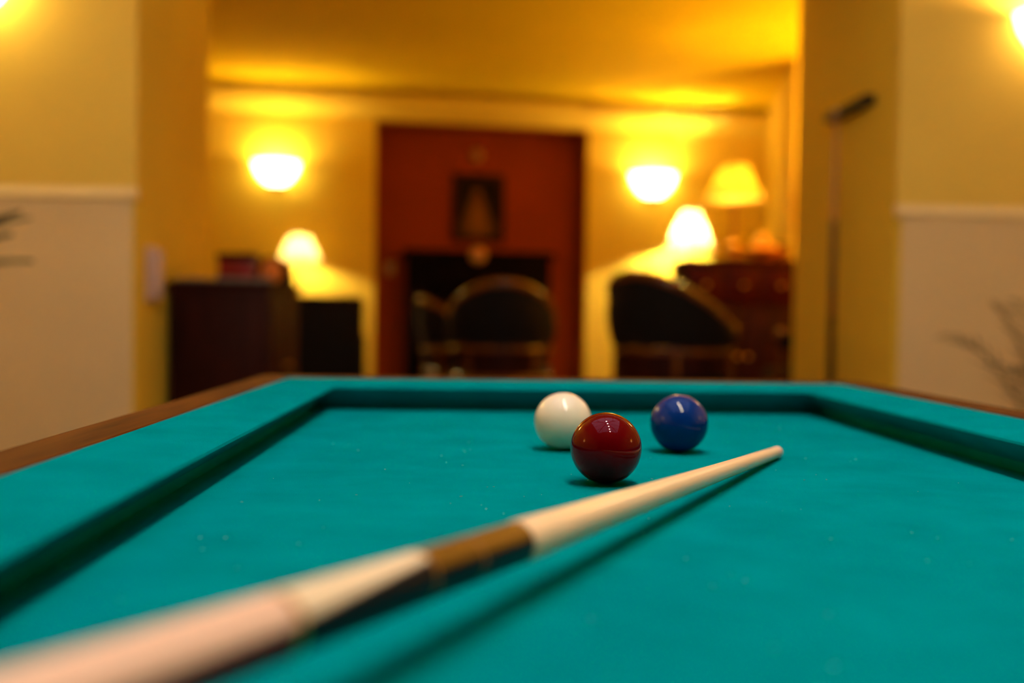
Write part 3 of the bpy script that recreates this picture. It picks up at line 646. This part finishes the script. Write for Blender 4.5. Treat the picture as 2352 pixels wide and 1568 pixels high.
# ------------------------------------------------------------------ potted plants at the frame edges
def pot(t, r_, h):
    obj('pot', lathe(N(), [(0.0, 0.0), (r_ * 0.7, 0.0), (r_ * 0.95, h * 0.85), (r_ * 1.05, h * 0.86), (r_ * 1.05, h), (r_ * 0.95, h), (r_ * 0.90, h * 0.88)], 28), 'terracotta', t)
    obj('soil', lathe(N(), [(0.0, h * 0.9), (r_ * 0.9, h * 0.9)], 28, cap=False), 'soil', t)
def frond(t, base, tip_, lift, m, width=0.13, nleaf=10):
    b0, t0 = Vector(base), Vector(tip_); side = (t0 - b0).cross(Vector((0, 0, 1))).normalized()
    ctrl = (b0 + t0) / 2 + Vector((0, 0, lift))
    q = lambda s: b0 * (1 - s) ** 2 + ctrl * 2 * s * (1 - s) + t0 * s * s
    bm = N(); pts = [q(k / 10) for k in range(11)]
    tube(bm, pts, [0.006 * (1 - 0.07 * k) for k in range(11)], 6)
    for k in range(nleaf):
        s = 0.30 + 0.70 * k / (nleaf - 1); p = q(s); tg = (q(min(1, s + 0.02)) - q(s - 0.02)).normalized()
        ln = width * math.sin(math.pi * (0.2 + 0.75 * (s - 0.30) / 0.70)) + 0.03
        for sd in (-1, 1):
            dirv = (tg * 0.8 + side * sd * 0.75 + Vector((0, 0, random.uniform(-0.05, 0.22)))).normalized()
            wv = tg.cross(dirv).cross(dirv).normalized() * 0.0055
            mid_ = p + dirv * ln * 0.45; e = p + dirv * ln + Vector((0, 0, -0.20 * ln))
            up_ = Vector((0, 0, 0.0012)); A = [bm.verts.new(v) for v in (p, mid_ + wv + up_, e, mid_ - wv + up_)]; B = [bm.verts.new(v - Vector((0, 0, 0.0015))) for v in (p, mid_ + wv + up_, e, mid_ - wv + up_)]
            bm.faces.new(A); bm.faces.new(list(reversed(B)))
            for i in range(4): bm.faces.new((A[i], B[i], B[(i + 1) % 4], A[(i + 1) % 4]))
    return obj('frond', bm, m, t, smooth=0)
pr_ = thing('potted_palm', 'dusty green potted palm with feathery fronds at the right edge', 'plant', (1.86, 3.02, 0.0))
pot(pr_, 0.17, 0.30)
for tx, ty, tz, lf in ((-0.40, -0.02, 0.845, 0.26), (-0.22, 0.05, 0.94, 0.20), (-0.30, -0.16, 0.76, 0.25), (0.05, -0.25, 0.98, 0.2), (0.30, -0.1, 0.86, 0.25), (0.32, 0.18, 0.93, 0.2), (-0.05, 0.22, 0.95, 0.2), (-0.02, 0.02, 1.02, 0.1)):
    frond(pr_, (tx * 0.03, ty * 0.03, 0.27), (tx, ty, tz), lf, 'leaf')
pl_ = thing('potted_fern_palm', 'tall dark-leaved potted plant at the left edge', 'plant', (-1.62, 2.85, 0.0))
pot(pl_, 0.19, 0.36)
obj('trunk', tube(N(), [(0, 0, 0.30), (0.01, 0.01, 0.60), (0.0, 0.0, 0.92)], [0.022, 0.018, 0.014], 10), 'darkwood', pl_)
def leaf(t, base, tip_, w, m):
    b0, t0 = Vector(base), Vector(tip_); ax = (t0 - b0); sd = ax.cross(Vector((0, 0, 1))).normalized(); bm = N(); n = 6; rows = []
    for k in range(n + 1):
        s = k / n; p = b0 + ax * s + Vector((0, 0, 0.06 * math.sin(math.pi * s))); ww = w * max(0.04, math.sin(math.pi * min(1, 0.05 + 0.95 * s)) ** 0.7)
        rows.append([bm.verts.new(p + sd * ww * x + Vector((0, 0, -abs(x) * 0.15 * w - dz))) for dz in (0, 0.0015) for x in (-1, 0, 1)])
    for a_, c_ in zip(rows, rows[1:]):
        for i, j in ((0, 1), (1, 2), (2, 5), (5, 4), (4, 3), (3, 0)): bm.faces.new((a_[i], a_[j], c_[j], c_[i]))
    return obj('leaf', bm, m, t, smooth=50)
for k in range(16):
    a = k * 2.399; z = 0.62 + 0.055 * (k % 9); L_ = 0.24 + 0.05 * ((k * 7) % 3)
    leaf(pl_, (0, 0, min(z, 0.90)), (math.cos(a) * L_, math.sin(a) * L_, z + 0.10), 0.042, 'dark_leaf')
leaf(pl_, (0, 0, 0.90), (0.355, -0.03, 1.165), 0.060, 'dark_leaf'); leaf(pl_, (0, 0, 0.86), (0.375, 0.0, 1.03), 0.060, 'dark_leaf'); leaf(pl_, (0, 0, 0.88), (0.345, -0.06, 1.10), 0.055, 'dark_leaf')

# unseen uplighter, added behind the right pier to brighten the lounge ceiling
fl = thing('added_floor_uplighter', 'unseen brass floor uplighter added behind the right pier to brighten the lounge ceiling', 'lamp', (2.75, 5.25, STEP))
obj('base', lathe(N(), [(0.0, 0.0), (0.14, 0.0), (0.14, 0.02), (0.05, 0.035), (0.015, 0.06)], 28), 'brass', fl)
obj('added_uplighter_pole', lathe(N(), [(0.014, 0.05), (0.012, 1.20), (0.02, 1.23)], 14), 'brass', fl)
obj('added_uplighter_dish', lathe(N(), [(0.0, 1.22), (0.05, 1.225), (0.12, 1.26), (0.16, 1.31), (0.155, 1.312), (0.115, 1.267), (0.05, 1.233), (0.0, 1.23)], 28, cap=False), 'brass', fl)
point('added_ceiling_fill', (0, 0, 1.262), 165.0, WARM, 0.04, fl)
